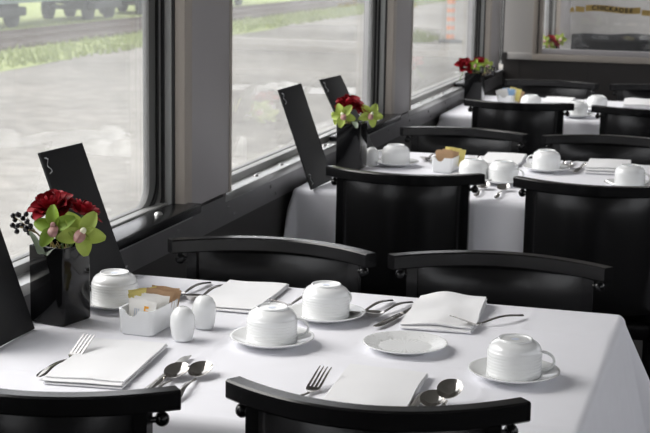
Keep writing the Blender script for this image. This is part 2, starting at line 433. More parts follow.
# ------------------------------------------------------------------ outside
def tagS(o, l, c): o['kind'] = 'stuff'; return tag(o, l, c)
gr = MB().grid(lambda u, v: (-120+240*u, -40+220*v, -1.2+0.0), 60, 55).build('ground', M['gravel'], None, 0); struct(gr)
gv = MB().grid(lambda u, v: (-45+29.6*u+0.5*(u > 0.98)*math.sin(v*60)*0.8, -10+160*v, -1.19+0.05*min(1, (1-u)*8)), 40, 160)
o = gv.build('grass_verge', M['grass'], None, 0); struct(o)
random.seed(5)
def tufts(n, xa, xb, label):
    mb = MB()
    for i in range(n):
        x = xa+(xb-xa)*random.random(); yv = 22+60*random.random()
        h = 0.08+0.16*random.random(); a = random.random()*6.28; dx, dy = 0.05*math.cos(a), 0.05*math.sin(a)
        lx, ly = random.uniform(-.05, .05), random.uniform(-.05, .05)
        mb.add([(x-dx, yv-dy, -1.2), (x+dx, yv+dy, -1.2), (x+lx, yv+ly, -1.2+h)], [(0, 1, 2)])
    tagS(mb.build('grass_tufts', M['grass'], None, 0), label, 'grass')
tufts(5000, -17.45, -15.2, 'green and yellow grass between the gravel and the railway track')
tufts(2600, -21.2, -20.15, 'green grass between the railway track and the wagons')
tr = thing('railway_track', (-18.8, 50, -1.2)); tag(tr, 'railway track with rusty rails running along the grass outside', 'railway track')
for s in (-0.72, 0.72):
    MB().prism([(s-0.06, 0.14), (s+0.06, 0.14), (s+0.035, 0.20), (s+0.035, 0.29), (s-0.035, 0.29), (s-0.035, 0.20)], 'y', -45, 60).build('rail', M['rail'], tr, 0)
sl = MB().bbox(-1.25, 1.25, -0.12, 0.12, 0.0, 0.15, 0.02).mesh('sleeper', M['sleeper'])
for k in range(96): link('sleeper', sl, tr, (random.uniform(-.04, .04), -24+0.62*k, 0))

def wagon(y0, length, label):
    t = thing('freight_wagon', (-22.8, y0, -1.2)); tag(t, label, 'wagon', 'wagons standing outside')
    MB().bbox(-1.4, 1.4, 0.3, length-0.3, 1.0, 3.6, 0.06).build('body', M['wagon'], t, 40)
    MB().bbox(-1.2, 1.2, 0.6, length-0.6, 0.82, 1.0, 0.02).build('underframe', M['wagon'], t, 40)
    for k in range(int(length/1.2)):
        MB().box(1.4, 1.47, 0.6+1.2*k, 0.72+1.2*k, 1.05, 3.5).build('side_rib', M['wagon'], t, 0)
    for yb in (1.9, length-1.9):
        b = MB().bbox(0.85, 1.15, yb-1.1, yb+1.1, 0.42, 0.70, 0.05)
        b.box(-1.0, 1.0, yb-0.25, yb+0.25, 0.55, 0.84)
        bo = b.build('bogie', M['bogie'], t, 40)
        for dy in (-0.85, 0.85):
            wv = MB()
            for sx in (-0.75, 0.75):
                prof = [(0.44, -0.06), (0.48, -0.05), (0.47, 0.05), (0.40, 0.07), (0.1, 0.05), (0.1, -0.05), (0.44, -0.06)]
                l = MB().lathe(prof, 24)
                wv.add([(sx+p[2], yb+dy+p[0], 0.47+p[1]) for p in l.v], l.f)
            wv.tube([(-0.9, yb+dy, 0.47), (0.9, yb+dy, 0.47)], 0.08)
            wv.build('wheelset', M['bogie'], bo, 40)
    return t
wagon(38.6, 11.0, 'grey blue freight wagon with dark bogies beyond the track, nearer one')
wagon(50.4, 13.0, 'grey blue freight wagon beyond the track, farther along behind the second window')
wagon(25.0, 12.9, 'grey blue freight wagon beyond the track, left of the front window view')
# bushes beyond the track
def bush(x, yv, h, rad, label, n=1400):
    t = thing('bush', (x, yv, -1.2)); tag(t, label, 'bush', 'bushes beyond the track')
    mbb = MB()
    for i in range(n):
        a = random.random()*6.28; q = random.random()**0.4*rad; z = 0.15+random.random()*h
        k = math.sqrt(max(0.05, 1-((z-h*0.45)/(h*0.62))**2))
        p = Vector((q*k*math.cos(a), q*k*math.sin(a), z)); s = 0.10+0.08*random.random()
        d1 = Vector((random.uniform(-1, 1), random.uniform(-1, 1), random.uniform(-1, 1))).normalized()*s
        d2 = Vector((random.uniform(-1, 1), random.uniform(-1, 1), random.uniform(-1, 1))).normalized()*s
        mbb.add([p-d1, p+d2, p+d1, p-d2], [(0, 1, 2, 3)])
    f = mbb.build('foliage', M['leafage'], t, 0); f['kind'] = 'stuff'
    tk = MB()
    for k in range(4): tk.tube([(0.1*math.cos(k*1.6), 0.1*math.sin(k*1.6), 0), (rad*0.4*math.cos(k*1.6), rad*0.4*math.sin(k*1.6), h*0.6)], [0.05, 0.02], 6)
    tk.build('stems', M['bark'], t)
bush(-27.5, 66, 3.2, 2.6, 'leafy green bush past the end of the wagons, at the front window edge')
bush(-29, 74, 3.4, 2.8, 'leafy green bush farther along behind the second window')
# striped channelizer post and weeds outside the third window
t = thing('traffic_post', (-8.43, 42.3, -1.2)); tag(t, 'orange and white striped traffic post on black base outside third window', 'traffic post')
MB().lathe([(1e-4, 0), (0.34, 0), (0.36, 0.05), (0.30, 0.10), (0.14, 0.12), (1e-4, 0.12)], 8).build('base', M['bogie'], t, 30)
for k in range(9):
    MB().lathe([(1e-4, 0.12+0.125*k), (0.12, 0.12+0.125*k), (0.12, 0.245+0.125*k), (1e-4, 0.245+0.125*k)], 16).build('stripe', M['orange'] if k % 2 == 0 else M['white_band'], t, 40)
MB().tube([(0, 0, 1.24), (0, 0, 1.28)], 0.09, 12).build('cap', M['orange'], t)
for (xm, lab) in ((-9.6, 'sparse green weeds left of the striped traffic post'), (-7.3, 'sparse green weeds right of the striped traffic post')):
    mb = MB()
    for i in range(260):
        x = xm+max(-.6, min(.6, random.gauss(0, 0.4))); yv = 42.6+random.gauss(0, 0.7); h = 0.1+0.3*random.random()
        a = random.random()*6.28; mb.add([(x-0.03*math.cos(a), yv-0.03*math.sin(a), -1.2), (x+0.03*math.cos(a), yv+0.03*math.sin(a), -1.2), (x+random.uniform(-.1, .1), yv, -1.2+h)], [(0, 1, 2)])
    tagS(mb.build('weeds', M['grass'], None, 0), lab, 'weeds')

# ------------------------------------------------------------------ tables with cloths
TZ = 0.775
TX0, TX1 = -1.29, -0.225
TY0, TY1 = 2.040, 2.930
NEAR = (2.060, 2.028, 2.028)          # near edge of each table top, before the bay offset
def make_cloth(y_off, seed, near, cx0=TX0, cx1=TX1):
    rnd = random.Random(seed)
    drop = 0.30; rad = 0.018
    yl0, yl1 = near, TY1
    nx_t, ny_t, nd = 118, 102, 20
    def axis(lo, hi, n):
        c = [lo-drop*(1-k/nd) for k in range(nd)] + [lo+(hi-lo)*k/n for k in range(n+1)] + [hi+drop*(k+1)/nd for k in range(nd)]
        return c
    def axis_r(lo, hi, n):
        # finer steps around the rounded edge
        a = axis(lo, hi, n)
        ex = [lo-0.003, lo-0.008, lo-0.022, hi+0.003, hi+0.008, hi+0.022]
        return sorted(set([round(q, 5) for q in a+ex]))
    xs = axis_r(cx0, cx1, nx_t); ys = axis_r(yl0, yl1, ny_t)
    def g(t, s): return math.exp(-(t/s)**2)
    def f(px, py):
        dx = px-cx1 if px > cx1 else (px-cx0 if px < cx0 else 0.0)
        dy = py-yl1 if py > yl1 else (py-yl0 if py < yl0 else 0.0)
        bx, by = min(max(px, cx0), cx1), min(max(py, yl0), yl1)
        d = math.hypot(dx, dy)
        n3 = noise.noise(Vector((px*5+seed*3, py*5, 0)))
        if d == 0:
            z = 0.0008*n3
            z += 0.0024*(g(py-2.455, 0.005)+g(py-2.17, 0.005)+g(py-2.74, 0.005)) + 0.0024*(g(px+0.905, 0.005)+g(px+0.39, 0.005))
            z -= 0.0006*(g(py-2.462, 0.006)+g(px+0.897, 0.006))
            e = min(px-cx0, cx1-px, py-yl0, yl1-py)
            z *= min(1, e/0.03)
            z += 0.0015*(1-min(1, e/0.03))*n3
            return (px, py+y_off, TZ+z)
        ux, uy = dx/d, dy/d
        corner = (abs(2*ux*uy))**1.3            # 1 at the corner diagonal, 0 along sides
        # quarter-round over the edge then hang
        if d < rad*1.57:
            a = d/rad; out = rad*math.sin(a); dn = rad*(1-math.cos(a))
        else:
            h = d-rad*1.57; q = h/drop
            side = 0.0
            if abs(dx) > 0 and dx > 0: side = 0.055*ux*ux
            else: side = 0.004
            fold = 0.0
            along = by if abs(ux) > abs(uy) else bx
            amp = 0.010 if dx > 0 else 0.003
            fold = amp*q*(1-corner)*(math.sin(along*38+seed)+0.6*math.sin(along*71+seed*2.1))
            out = rad + q*(side + 0.100*corner) + fold
            tilt = out-rad
            dn = rad + math.sqrt(max(0.1*h*h, h*h-tilt*tilt*0.9))
            if corner > 0.0: dn *= (1-0.10*corner)
        X = bx+ux*out
        X = max(X, XW+0.012)                    # the cloth is tucked against the wall
        return (X, by+uy*out+y_off, TZ-dn)
    vs = [f(px, py) for py in ys for px in xs]
    n = len(xs); fs = [(j*n+i, j*n+i+1, (j+1)*n+i+1, (j+1)*n+i) for j in range(len(ys)-1) for i in range(n-1)]
    mb = MB(); mb.add(vs, fs)
    o = mb.build('tablecloth', M['cloth'], None, 180)
    m = o.modifiers.new('thickness', 'SOLIDIFY'); m.thickness = 0.0012; m.offset = -1
    return o
NM = ['front', 'second', 'third']
tables = []
for k in range(3):
    yo = D*k; TY0 = NEAR[k]
    t = thing('dining_table', ((TX0+TX1)/2, (TY0+TY1)/2+yo, 0))
    tag(t, ['dining table under the white cloth of the front setting', 'dining table under the white cloth of the second setting from the front',
            'dining table under the white cloth of the third setting at the car end'][k], 'table', 'dining tables')
    hw, hd = (TX1-TX0)/2-0.003, (TY1-TY0)/2-0.003
    MB().bbox(-hw, hw, -hd, hd, TZ-0.030, TZ-0.0055, 0.010).build('tabletop', M['wood'], t, 40)
    MB().bbox(-0.045, 0.045, -0.045, 0.045, 0.03, TZ-0.03, 0.008).build('pedestal', M['black_wood'], t, 40)
    MB().bbox(-0.30, 0.30, -0.04, 0.04, 0.0, 0.035, 0.010).build('foot', M['black_wood'], t, 40)
    MB().bbox(-0.04, 0.04, -0.30, 0.30, 0.0, 0.034, 0.010).build('foot', M['black_wood'], t, 40)
    c = make_cloth(yo, 3+k*4, NEAR[k])
    tag(c, ['white tablecloth with ironed creases on the front table', 'white tablecloth on the second table, hanging between two black chairs',
            'white tablecloth on the third table, at the end of the car'][k], 'tablecloth', 'white tablecloths')

# ------------------------------------------------------------------ chairs
HW, SAG, RZ = 0.229, 0.095, 0.85
def arc(x, sag=SAG): return -sag*(1-(x/HW)**2)
def make_chair():
    t = thing('dining_chair')
    rings = []
    n = 24
    for i in range(n+1):
        x = -HW+2*HW*i/n; yc = arc(x); s = -2*SAG*x/HW**2 * -1
        tx, ty = 1.0, 2*SAG*x/HW**2; L = math.hypot(tx, ty); tx, ty = tx/L, ty/L
        nx, ny = -ty, tx
        a, b, bv = 0.015, 0.031, 0.003
        sec = [(-a+bv, 0), (a-bv, 0), (a, -bv), (a, -b+bv), (a-bv, -b), (-a+bv, -b), (-a, -b+bv), (-a, -bv)]
        rings.append([(x+nx*q, yc+ny*q, RZ+z) for (q, z) in sec])
    MB().loft(rings).build('top_rail', M['black_wood'], t, 40)
    # upholstered back panel between the posts
    xp = 0.1758
    def panel(sgn):
        def f(u, v):
            x = -xp+2*xp*u; z = 0.485+(0.8185-0.485)*v
            e = (1-abs(2*u-1)**5)*(1-abs(2*v-1)**6)
            y_ = arc(x)-0.004+sgn*(0.005+(0.018 if sgn > 0 else 0.009)*e**0.8) - (0.81-z)*0.02
            return (x, y_, z)
        return f
    pb = MB(); nu, nv = 20, 16
    pb.grid(panel(1), nu, nv, True); pb.grid(panel(-1), nu, nv)
    A = (nu+1)*(nv+1)
    per = [i for i in range(nu)]+[j*(nu+1)+nu for j in range(nv)]+[nv*(nu+1)+nu-i for i in range(nu)]+[(nv-j)*(nu+1) for j in range(nv)]
    for q in range(len(per)):
        a, b = per[q], per[(q+1) % len(per)]
        pb.f.append((a, b, b+A, a+A))
    pb.build('back_panel', M['leather'], t, 60)
    for s in (-1, 1):
        x = 0.186*s; y_ = arc(0.186)
        def sec(z, dy, w=0.0115, dpt=0.012):
            return [(x-w, y_+dy-dpt, z), (x+w, y_+dy-dpt, z), (x+w, y_+dy+dpt, z), (x-w, y_+dy+dpt, z)]
        MB().loft([sec(0.0, -0.05), sec(0.25, -0.02), sec(0.45, -0.006), sec(RZ-0.0305, 0.0)]).build('back_post', M['black_wood'], t, 30)
        kb = MB(); xb = 0.210*s; yb = arc(0.210)
        kb.ball((xb, yb, RZ-0.0455), 0.0115, 12, 8)
        kb.tube([(xb, yb, RZ-0.0385), (xb, yb, RZ-0.0305)], 0.005, 8)
        kb.tube([(xb, yb, RZ-0.0455), (x, y_, RZ-0.0455)], 0.005, 8)
        kb.build('ball_finial', M['black_wood'], t, 60)
        MB().loft([[(0.17*s+a*q, 0.30+b*q, z) for (a, b) in ((-1, -1), (1, -1), (1, 1), (-1, 1))] for (z, q) in ((0.0, 0.011), (0.385, 0.018))]).build('front_leg', M['black_wood'], t, 30)
        MB().bbox(0.178*s-0.010, 0.178*s+0.010, -0.03, 0.31, 0.355, 0.395, 0.003).build('side_rail', M['black_wood'], t, 40)
    MB().bbox(-0.168, 0.168, 0.285, 0.315, 0.355, 0.395, 0.003).build('front_rail', M['black_wood'], t, 40)
    st = MB().bbox(-0.200, 0.200, -0.030, 0.330, 0.395, 0.452, 0.018).build('seat', M['leather'], t, 60)
    return t
chair0 = make_chair(); chair_used = False
def place_chair(x, yv, rz, label):
    global chair_used
    o = chair0 if not chair_used else copy_tree(chair0); chair_used = True
    o.location = (x, yv, 0); o.rotation_euler = (0, 0, R(rz))
    return tag(o, label, 'chair', 'black dining chairs')
# (x, y at rail ends, turn); near chairs face +y, far chairs are turned about
place_chair(-1.010, 1.945, 1.5, 'black leather dining chair at bottom left, cut off by the picture edge')
place_chair(-0.502, 2.046, 5.0, 'black leather dining chair nearest the camera at bottom centre, seen from behind').scale.x = 0.96
place_chair(-0.982, 2.985, 181.5, 'black leather dining chair on window side across the front table, facing the camera')
place_chair(-0.481, 3.010, 184.5, 'black leather dining chair on aisle side across the front table, facing the camera')
place_chair(-0.959, 4.198, 2.5, 'black leather dining chair on window side of second table, seen from behind below its vase')
place_chair(-0.398, 4.202, 1.5, 'black leather dining chair on aisle side of second table, seen from behind at right edge')
place_chair(-0.979, 5.200, 177.5, 'black leather dining chair across the second table on window side, facing the camera')
place_chair(-0.457, 5.190, 183.0, 'black leather dining chair across the second table on aisle side, facing the camera at right')
place_chair(-0.952, 6.345, 1.0, 'black leather dining chair on window side of third table, seen from behind right of roses')
place_chair(-0.400, 6.325, 1.0, 'black leather dining chair on aisle side of third table, seen from behind at right edge')
place_chair(-0.950, 7.360, 176.5, 'black leather dining chair by end wall on window side of third table, facing the camera')
place_chair(-0.425, 7.360, 180.0, 'black leather dining chair by end wall on aisle side of third table, facing the camera')

# ------------------------------------------------------------------ tableware
def make_saucer():
    mb = MB()
    prof = [(1e-4, 0.002), (0.024, 0.002), (0.026, 0.0), (0.030, 0.0), (0.032, 0.003), (0.055, 0.006), (0.074, 0.0135), (0.0775, 0.0155),
            (0.0780, 0.0170), (0.0765, 0.0176), (0.072, 0.0160), (0.056, 0.0095), (0.036, 0.0065), (0.034, 0.0055), (1e-4, 0.0055)]
    mb.lathe(prof, 56)
    o = mb.build('saucer', M['china'], None, 60, True); return o
def make_plate():
    t = thing('bread_plate')
    mb = MB()
    def pr_(r, z): return (r, z)
    # body with embossed lace rim: ridges modelled around the rim
    prof = [(1e-4, 0.002), (0.036, 0.002), (0.040, 0.0), (0.043, 0.0), (0.046, 0.003), (0.070, 0.0105), (0.0765, 0.0130), (0.077, 0.0145), (0.0755, 0.0150)]
    top = [(0.0755, 0.0150), (0.0725, 0.0144), (0.068, 0.0128), (0.063, 0.0112), (0.058, 0.0098), (0.053, 0.0084), (0.049, 0.0068), (0.045, 0.0066), (1e-4, 0.0066)]
    mb.lathe(prof, 72); mb.build('plate_body', M['china'], t, 60)
    n = 216; vs = []; fs = []; m = len(top)
    for i in range(n):
        a = 2*math.pi*i/n
        for k, (r, z) in enumerate(top):
            e = 0.0
            if 1 <= k <= 6:
                e = 0.0006*(1 if (i//3+k) % 2 else -1)+0.0003*math.sin(a*24+(k % 2)*math.pi)
            vs.append((r*math.cos(a), r*math.sin(a), z+e))
    for i in range(n):
        j = (i+1) % n
        for k in range(m-1): fs.append((i*m+k, j*m+k, j*m+k+1, i*m+k+1))
    MB().add(vs, fs).build('embossed_rim', M['china'], t, 25)
    return t
def make_cup():
    t = thing('teacup')
    prof = [(0.0425, 0.003), (0.0450, 0.0), (0.0462, 0.001)]
    z = 0.004
    while z < 0.038:
        prof += [(0.0464, z), (0.0464, z+0.0038), (0.04605, z+0.0045)]; z += 0.0052
    prof += [(0.0464, 0.0420), (0.0460, 0.0438), (0.0449, 0.0446), (0.0446, 0.0470), (0.0428, 0.0515), (0.0395, 0.0555), (0.0350, 0.0588), (0.0308, 0.0607), (0.0296, 0.0614), (0.0292, 0.0640), (0.0280, 0.0648), (0.0262, 0.0643), (0.0250, 0.0620), (1e-4, 0.0622)]
    inner = [(0.0425, 0.003), (0.0430, 0.040), (0.032, 0.053), (1e-4, 0.058)]
    mb = MB().lathe(prof, 48); mb.lathe(inner, 48); mb.build('cup_body', M['china'], t, 50, True)
    pts = []
    for k in range(13):
        a = R(-98+196*k/12)
        pts.append((0.0445+0.0225*math.cos(a), 0, 0.0275+0.0160*math.sin(a)))
    hb = MB()
    rings = []
    for i, p in enumerate(pts):
        tvec = (Vector(pts[min(i+1, 12)])-Vector(pts[max(i-1, 0)])).normalized(); nv = Vector((tvec.z, 0, -tvec.x))
        w_ = 0.0042; h_ = 0.0023
        rings.append([Vector(p)+nv*h_*math.cos(2*math.pi*k/10)+Vector((0, 1, 0))*w_*math.sin(2*math.pi*k/10) for k in range(10)])
    hb.loft(rings).build('handle', M['china'], t, 60)
    MB().lathe([(1e-4, 0.0626), (0.007, 0.0625), (0.007, 0.0621)], 16).build('maker_stamp', M['china_mark'], t, 40)
    return t
def make_shaker():
    t = thing('salt_shaker')
    prof = [(1e-4, 0.001), (0.016, 0.0), (0.018, 0.002), (0.0205, 0.012), (0.0228, 0.026), (0.0232, 0.036), (0.0215, 0.047), (0.0165, 0.057), (0.009, 0.0625), (0.004, 0.0632), (1e-4, 0.0630)]
    MB().lathe(prof, 32).build('shaker_body', M['china'], t, 60)
    for k in range(3):
        MB().lathe([(1e-4, 0.0637), (0.0008, 0.0637), (0.0008, 0.061)], 8, 0.004*math.cos(k*2.1), 0.004*math.sin(k*2.1)).build('hole', M['ink'], t, 40)
    return t
def handle(mb, L0, L1, w0, w1, z=0.003, arch=0.004, th=0.0022):
    rings = []
    n = 14
    for i in range(n+1):
        u = i/n; yv = L0+(L1-L0)*u
        wv = w0+(w1-w0)*u
        if u < 0.08: wv *= (0.45+0.55*u/0.08)
        # waisted decorated handle
        wv *= 1+0.18*math.sin(u*9)*(1-u)
        zz = z+arch*math.sin(math.pi*u)**1.2
        rings.append([(-wv, yv, zz), (-wv*0.6, yv, zz+th*0.7), (0, yv, zz+th), (wv*0.6, yv, zz+th*0.7), (wv, yv, zz), (wv*0.6, yv, zz-th*0.3), (-wv*0.6, yv, zz-th*0.3)])
    return mb.loft(rings)
def make_spoon(L=0.182):
    t = thing('spoon'); Lb = 0.060; rb = 0.0205; yb = L-Lb
    handle(MB(), 0.0, yb+0.003, 0.0078, 0.0028, 0.002, 0.007).build('handle', M['steel'], t, 60)
    mb = MB()
    def f(off):
        def g_(u, v):
            a = 2*math.pi*u
            px = rb*(1-0.10*math.cos(a))*v*math.sin(a); py = yb+Lb/2-Lb/2*v*math.cos(a)
            rise = 0.006+0.010*((py-yb)/Lb)                 # the rim climbs towards the tip
            return (px, py, 0.0008+rise-(1-v*v)*(rise-0.0004)+off)
        return g_
    mb.grid(f(0.0012), 28, 6); mb.grid(f(0.0), 28, 6, True)
    p0, p1 = f(0.0), f(0.0012)
    mb.grid(lambda u, v: p0(u, 1.0) if v < 0.5 else p1(u, 1.0), 28, 1)
    mb.build('bowl', M['steel'], t, 60)
    return t
def make_fork(L=0.190):
    t = thing('fork'); Lh = 0.118
    handle(MB(), 0.0, Lh, 0.0078, 0.0030, 0.002, 0.006).build('handle', M['steel'], t, 60)
    mb = MB(); rings = []
    for (yv, wv, z) in ((Lh-0.002, 0.0031, 0.0025), (Lh+0.006, 0.006, 0.0022), (Lh+0.013, 0.0112, 0.0030), (Lh+0.020, 0.0120, 0.0052)):
        rings.append([(-wv, yv, z), (wv, yv, z), (wv, yv-0.0006, z+0.0018), (-wv, yv-0.0006, z+0.0018)])
    mb.loft(rings)
    mb.build('fork_neck', M['steel'], t, 50)
    for k in range(4):
        xc = (k-1.5)*0.0067
        rr = []
        for (yv, wv, z) in ((Lh+0.018, 0.0022, 0.0044), (Lh+0.036, 0.0018, 0.0115), (Lh+0.054, 0.0015, 0.0195), (L, 0.0008, 0.0262)):
            rr.append([(xc-wv, yv, z), (xc+wv, yv, z), (xc+wv, yv-0.0008, z+0.0018), (xc-wv, yv-0.0008, z+0.0018)])
        MB().loft(rr).build('tine', M['steel'], t, 50)
    return t
def make_knife(L=0.225):
    t = thing('table_knife')
    handle(MB(), 0.0, 0.105, 0.0085, 0.0065, 0.004, 0.0, 0.004).build('handle', M['steel'], t, 60)
    rr = []
    for (yv, a, b) in ((0.103, -0.0050, 0.0050), (0.125, -0.0075, 0.0070), (0.17, -0.0085, 0.0078), (0.205, -0.0080, 0.0078), (0.219, -0.0050, 0.0076), (L, 0.002, 0.0068)):
        rr.append([(a, yv, 0.0042), ((a+b)/2, yv, 0.0036), (b, yv, 0.0040), (b, yv, 0.0056), ((a+b)/2, yv, 0.0058), (a, yv, 0.0046)])
    MB().loft(rr).build('blade', M['steel'], t, 40)
    return t
def make_napkin(seed, wd=0.136, ln=0.270, layers=4, th=0.0018, gap=0.0009, puff=0.0, rough=1.0):
    rnd = random.Random(seed)
    pitch = th+gap
    line = []
    for k in range(layers):
        z = th/2+0.0008+k*pitch
        ys = [-ln/2+ln*j/12 for j in range(13)]
        if k % 2: ys = ys[::-1]
        inset = 0.004*k+rnd.uniform(0, 0.004)
        ys = [max(-ln/2+inset, min(ln/2-inset*0.7, q)) for q in ys]
        for q in ys: line.append((q, z))
        if k < layers-1:
            s = 1 if k % 2 == 0 else -1
            line.append((s*(ln/2-inset*0.5+pitch*0.55), z+pitch/2))
    n = len(line); nx = 12
    up_, dn_ = [], []
    for i, p in enumerate(line):
        a, b = line[max(i-1, 0)], line[min(i+1, n-1)]
        d = Vector((b[0]-a[0], b[1]-a[1])); d.normalize(); nn = Vector((-d.y, d.x))
        up_.append((p[0]+nn.x*th/2, p[1]+nn.y*th/2)); dn_.append((p[0]-nn.x*th/2, p[1]-nn.y*th/2))
    outline = up_+dn_[::-1]
    mb = MB(); rings = []
    for i in range(nx+1):
        u = i/nx; x = -wd/2+wd*u
        ring_ = []
        for (q, z) in outline:
            lift = 0.0
            nz = noise.noise(Vector((x*14+seed, q*10, seed*1.7)))
            lift = max(0.0, z-0.001)*(0.35*rough*nz + puff*(0.6+0.6*math.sin(q*16+seed))*(0.5+0.5*math.cos((u-0.4)*4)))
            lay = int((z-0.0004)/pitch)
            ring_.append((x + 0.0045*noise.noise(Vector((lay*3.7+seed, lay*1.3, u > 0.5))) + 0.003*rough*noise.noise(Vector((q*9, lay*2.3, seed))), q+0.002*nz, z+lift))
        rings.append(ring_)
    mb.loft(rings)
    o = mb.build('napkin', M['napkin'], None, 50)
    return o
def make_caddy():
    t = thing('sugar_caddy')
    def rr(hx, hy, r, n=6):
        p = []
        for (cx, cy, a0) in ((hx-r, -hy+r, -90), (hx-r, hy-r, 0), (-hx+r, hy-r, 90), (-hx+r, -hy+r, 180)):
            for k in range(n+1):
                a = R(a0+90*k/n); p.append((cx+r*math.cos(a), cy+r*math.sin(a)))
        # extra points along the front edge for the notch
        front = [(-hx+r+(2*(hx-r))*k/12, -hy) for k in range(1, 12)]
        return p+front
    def dip(x, yv, hy, z):
        if z > 0.03 and yv < -hy+0.012 and abs(x+0.006) < 0.013: return z-0.012*math.sqrt(max(0, 1-((x+0.006)/0.013)**2))
        return z
    outer = [(0.031, 0.056, 0.0), (0.034, 0.059, 0.003), (0.036, 0.0615, 0.045), (0.0365, 0.062, 0.049)]
    inner = [(0.0335, 0.059, 0.049), (0.032, 0.057, 0.044), (0.030, 0.055, 0.006)]
    rings = []
    for (hx, hy, z) in outer+inner:
        rings.append([(x, yv, dip(x, yv, hy, z)) for (x, yv) in rr(hx, hy, 0.011)])
    MB().loft(rings).build('caddy_body', M['china'], t, 50)
    return t
def make_packet(m):
    wd, ht = 0.056, 0.058
    mb = MB()
    def f(s):
        def g_(u, v):
            e = (1-abs(2*u-1)**4)*(1-abs(2*v-1)**6)
            return (-wd/2+wd*u, s*(0.0003+0.0016*e), ht*v+0.0006*math.sin(u*40)*(v > 0.95))
        return g_
    mb.grid(f(-1), 8, 8); mb.grid(f(1), 8, 8, True)
    return mb.build('sugar_packet', m, None, 180)

# first-built source of every kind; the first placing moves the source itself
SRC, USED = {}, set()
def put(kind, x, yv, rz, label, cat, group=None, z=TZ+0.0016, tilt=(0, 0)):
    mk = {'cup': make_cup, 'saucer': make_saucer, 'plate': make_plate, 'shaker': make_shaker, 'spoon': make_spoon, 'fork': make_fork, 'knife': make_knife, 'caddy': make_caddy}
    if kind not in SRC: SRC[kind] = mk[kind](); o = SRC[kind]
    else: o = copy_tree(SRC[kind])
    o.location = (x, yv, z); o.rotation_euler = (R(tilt[0]), R(tilt[1]), R(rz))
    for k in ('label', 'category', 'group'):
        if k in o: del o[k]
    return tag(o, label, cat, group)
def cupset(x, yv, rz, which, grp='cups'):
    put('saucer', x, yv, 0, 'white saucer under cup '+which, 'saucer', 'white saucers')
    put('cup', x, yv, rz, 'upturned white cup '+which, 'cup', 'white upturned cups', TZ+0.0016+0.0068)
# front table
cupset(-1.194, 2.645, 150, 'beside the front black vase')
cupset(-0.808, 2.480, 10, 'left of the lace rimmed plate, handle to the right')
cupset(-0.766, 2.690, 60, 'in the middle of the front table, no handle showing')
cupset(-0.352, 2.412, 4, 'at the aisle side of the front table, handle to the right')
put('plate', -0.569, 2.528, 0, 'white bread plate with embossed lace rim in middle of the front table', 'plate')
put('shaker', -0.972, 2.452, 0, 'white egg shaped shaker on the front table, nearer of the pair', 'shaker', 'white shakers')
put('shaker', -0.966, 2.548, 0, 'white egg shaped shaker on the front table, farther of the pair', 'shaker', 'white shakers')
put('caddy', -1.062, 2.508, -3, 'white porcelain caddy of sugar packets on the front table', 'caddy', 'sugar caddies')
def put_nap(seed, x, yv, rz, label, **kw):
    o = make_napkin(seed, **kw); o.location = (x, yv, TZ+0.0016); o.rotation_euler = (0, 0, R(rz))
    return tag(o, label, 'napkin', 'folded white napkins')
put_nap(1, -1.033, 2.258, 6, 'folded white napkin at the window side place nearest the camera')
put_nap(2, -0.555, 2.245, 2, 'folded white napkin between fork and spoons behind the nearest chair', ln=0.25, layers=5)
put_nap(3, -0.975, 2.800, -178, 'folded white napkin before the far window side chair of the front table', wd=0.128, ln=0.245, layers=4)
put_nap(4, -0.549, 2.795, -177, 'rumpled white napkin before the far aisle side chair of the front table', layers=4, ln=0.25, puff=0.9, rough=2.5, gap=0.0016)
CUT = 'cutlery on the front table'
def toward(kind, hx, hy, tx, ty, label, cat, group, z=0.0, up_=0):
    """lay cutlery with its handle end at (hx,hy), pointing at (tx,ty)"""
    a = math.degrees(math.atan2(ty-hy, tx-hx))-90
    return put(kind, hx, hy, a, label, cat, group, TZ+0.0016+z, (up_, 0))
toward('fork', -1.104, 2.136, -1.100, 2.326, 'steel fork left of the napkin at the near window side place', 'fork', 'forks', 0.003)
toward('fork', -0.668, 2.094, -0.648, 2.284, 'steel fork just above the nearest chair rail, left of a napkin', 'fork', 'forks')
toward('fork', -0.842, 2.885, -0.872, 2.725, 'steel fork peeking out beside the far window side napkin', 'fork', 'forks')
toward('fork', -0.400, 2.830, -0.500, 2.690, 'steel fork leaning off the rumpled napkin, handle to the right', 'fork', 'forks', 0.004)
toward('knife', -0.905, 2.119, -0.918, 2.335, 'steel knife at the near window side place, left of two spoons', 'knife', 'knives')
toward('spoon', -0.886, 2.076, -0.896, 2.251, 'steel spoon in the middle of knife and spoon trio at near window side place', 'spoon', 'spoons')
toward('spoon', -0.846, 2.096, -0.862, 2.276, 'steel spoon on the right of the trio at near window side place', 'spoon', 'spoons')
toward('spoon', -0.450, 2.064, -0.452, 2.246, 'steel spoon with dark bowl half hidden behind another at nearest place', 'spoon', 'spoons')
toward('spoon', -0.424, 2.080, -0.428, 2.262, 'steel spoon with round bowl showing right of napkin at nearest place', 'spoon', 'spoons', 0.001, 5)
toward('knife', -0.478, 2.050, -0.476, 2.275, 'steel knife between napkin and spoons at nearest place', 'knife', 'knives')
toward('spoon', -1.086, 2.900, -1.110, 2.715, 'steel spoon right behind the sugar packets, bowl toward camera', 'spoon', 'spoons')
toward('spoon', -1.046, 2.893, -1.062, 2.712, 'steel spoon behind the white shakers, handle end up by the far edge', 'spoon', 'spoons')
toward('spoon', -0.678, 2.880, -0.724, 2.705, 'steel spoon left of another beside the cup without handle', 'spoon', 'spoons')
toward('spoon', -0.636, 2.878, -0.688, 2.705, 'steel spoon between knife and left spoon near the rumpled napkin', 'spoon', 'spoons')
toward('knife', -0.610, 2.870, -0.654, 2.650, 'steel knife partly under the rumpled napkin, blade toward camera', 'knife', 'knives')
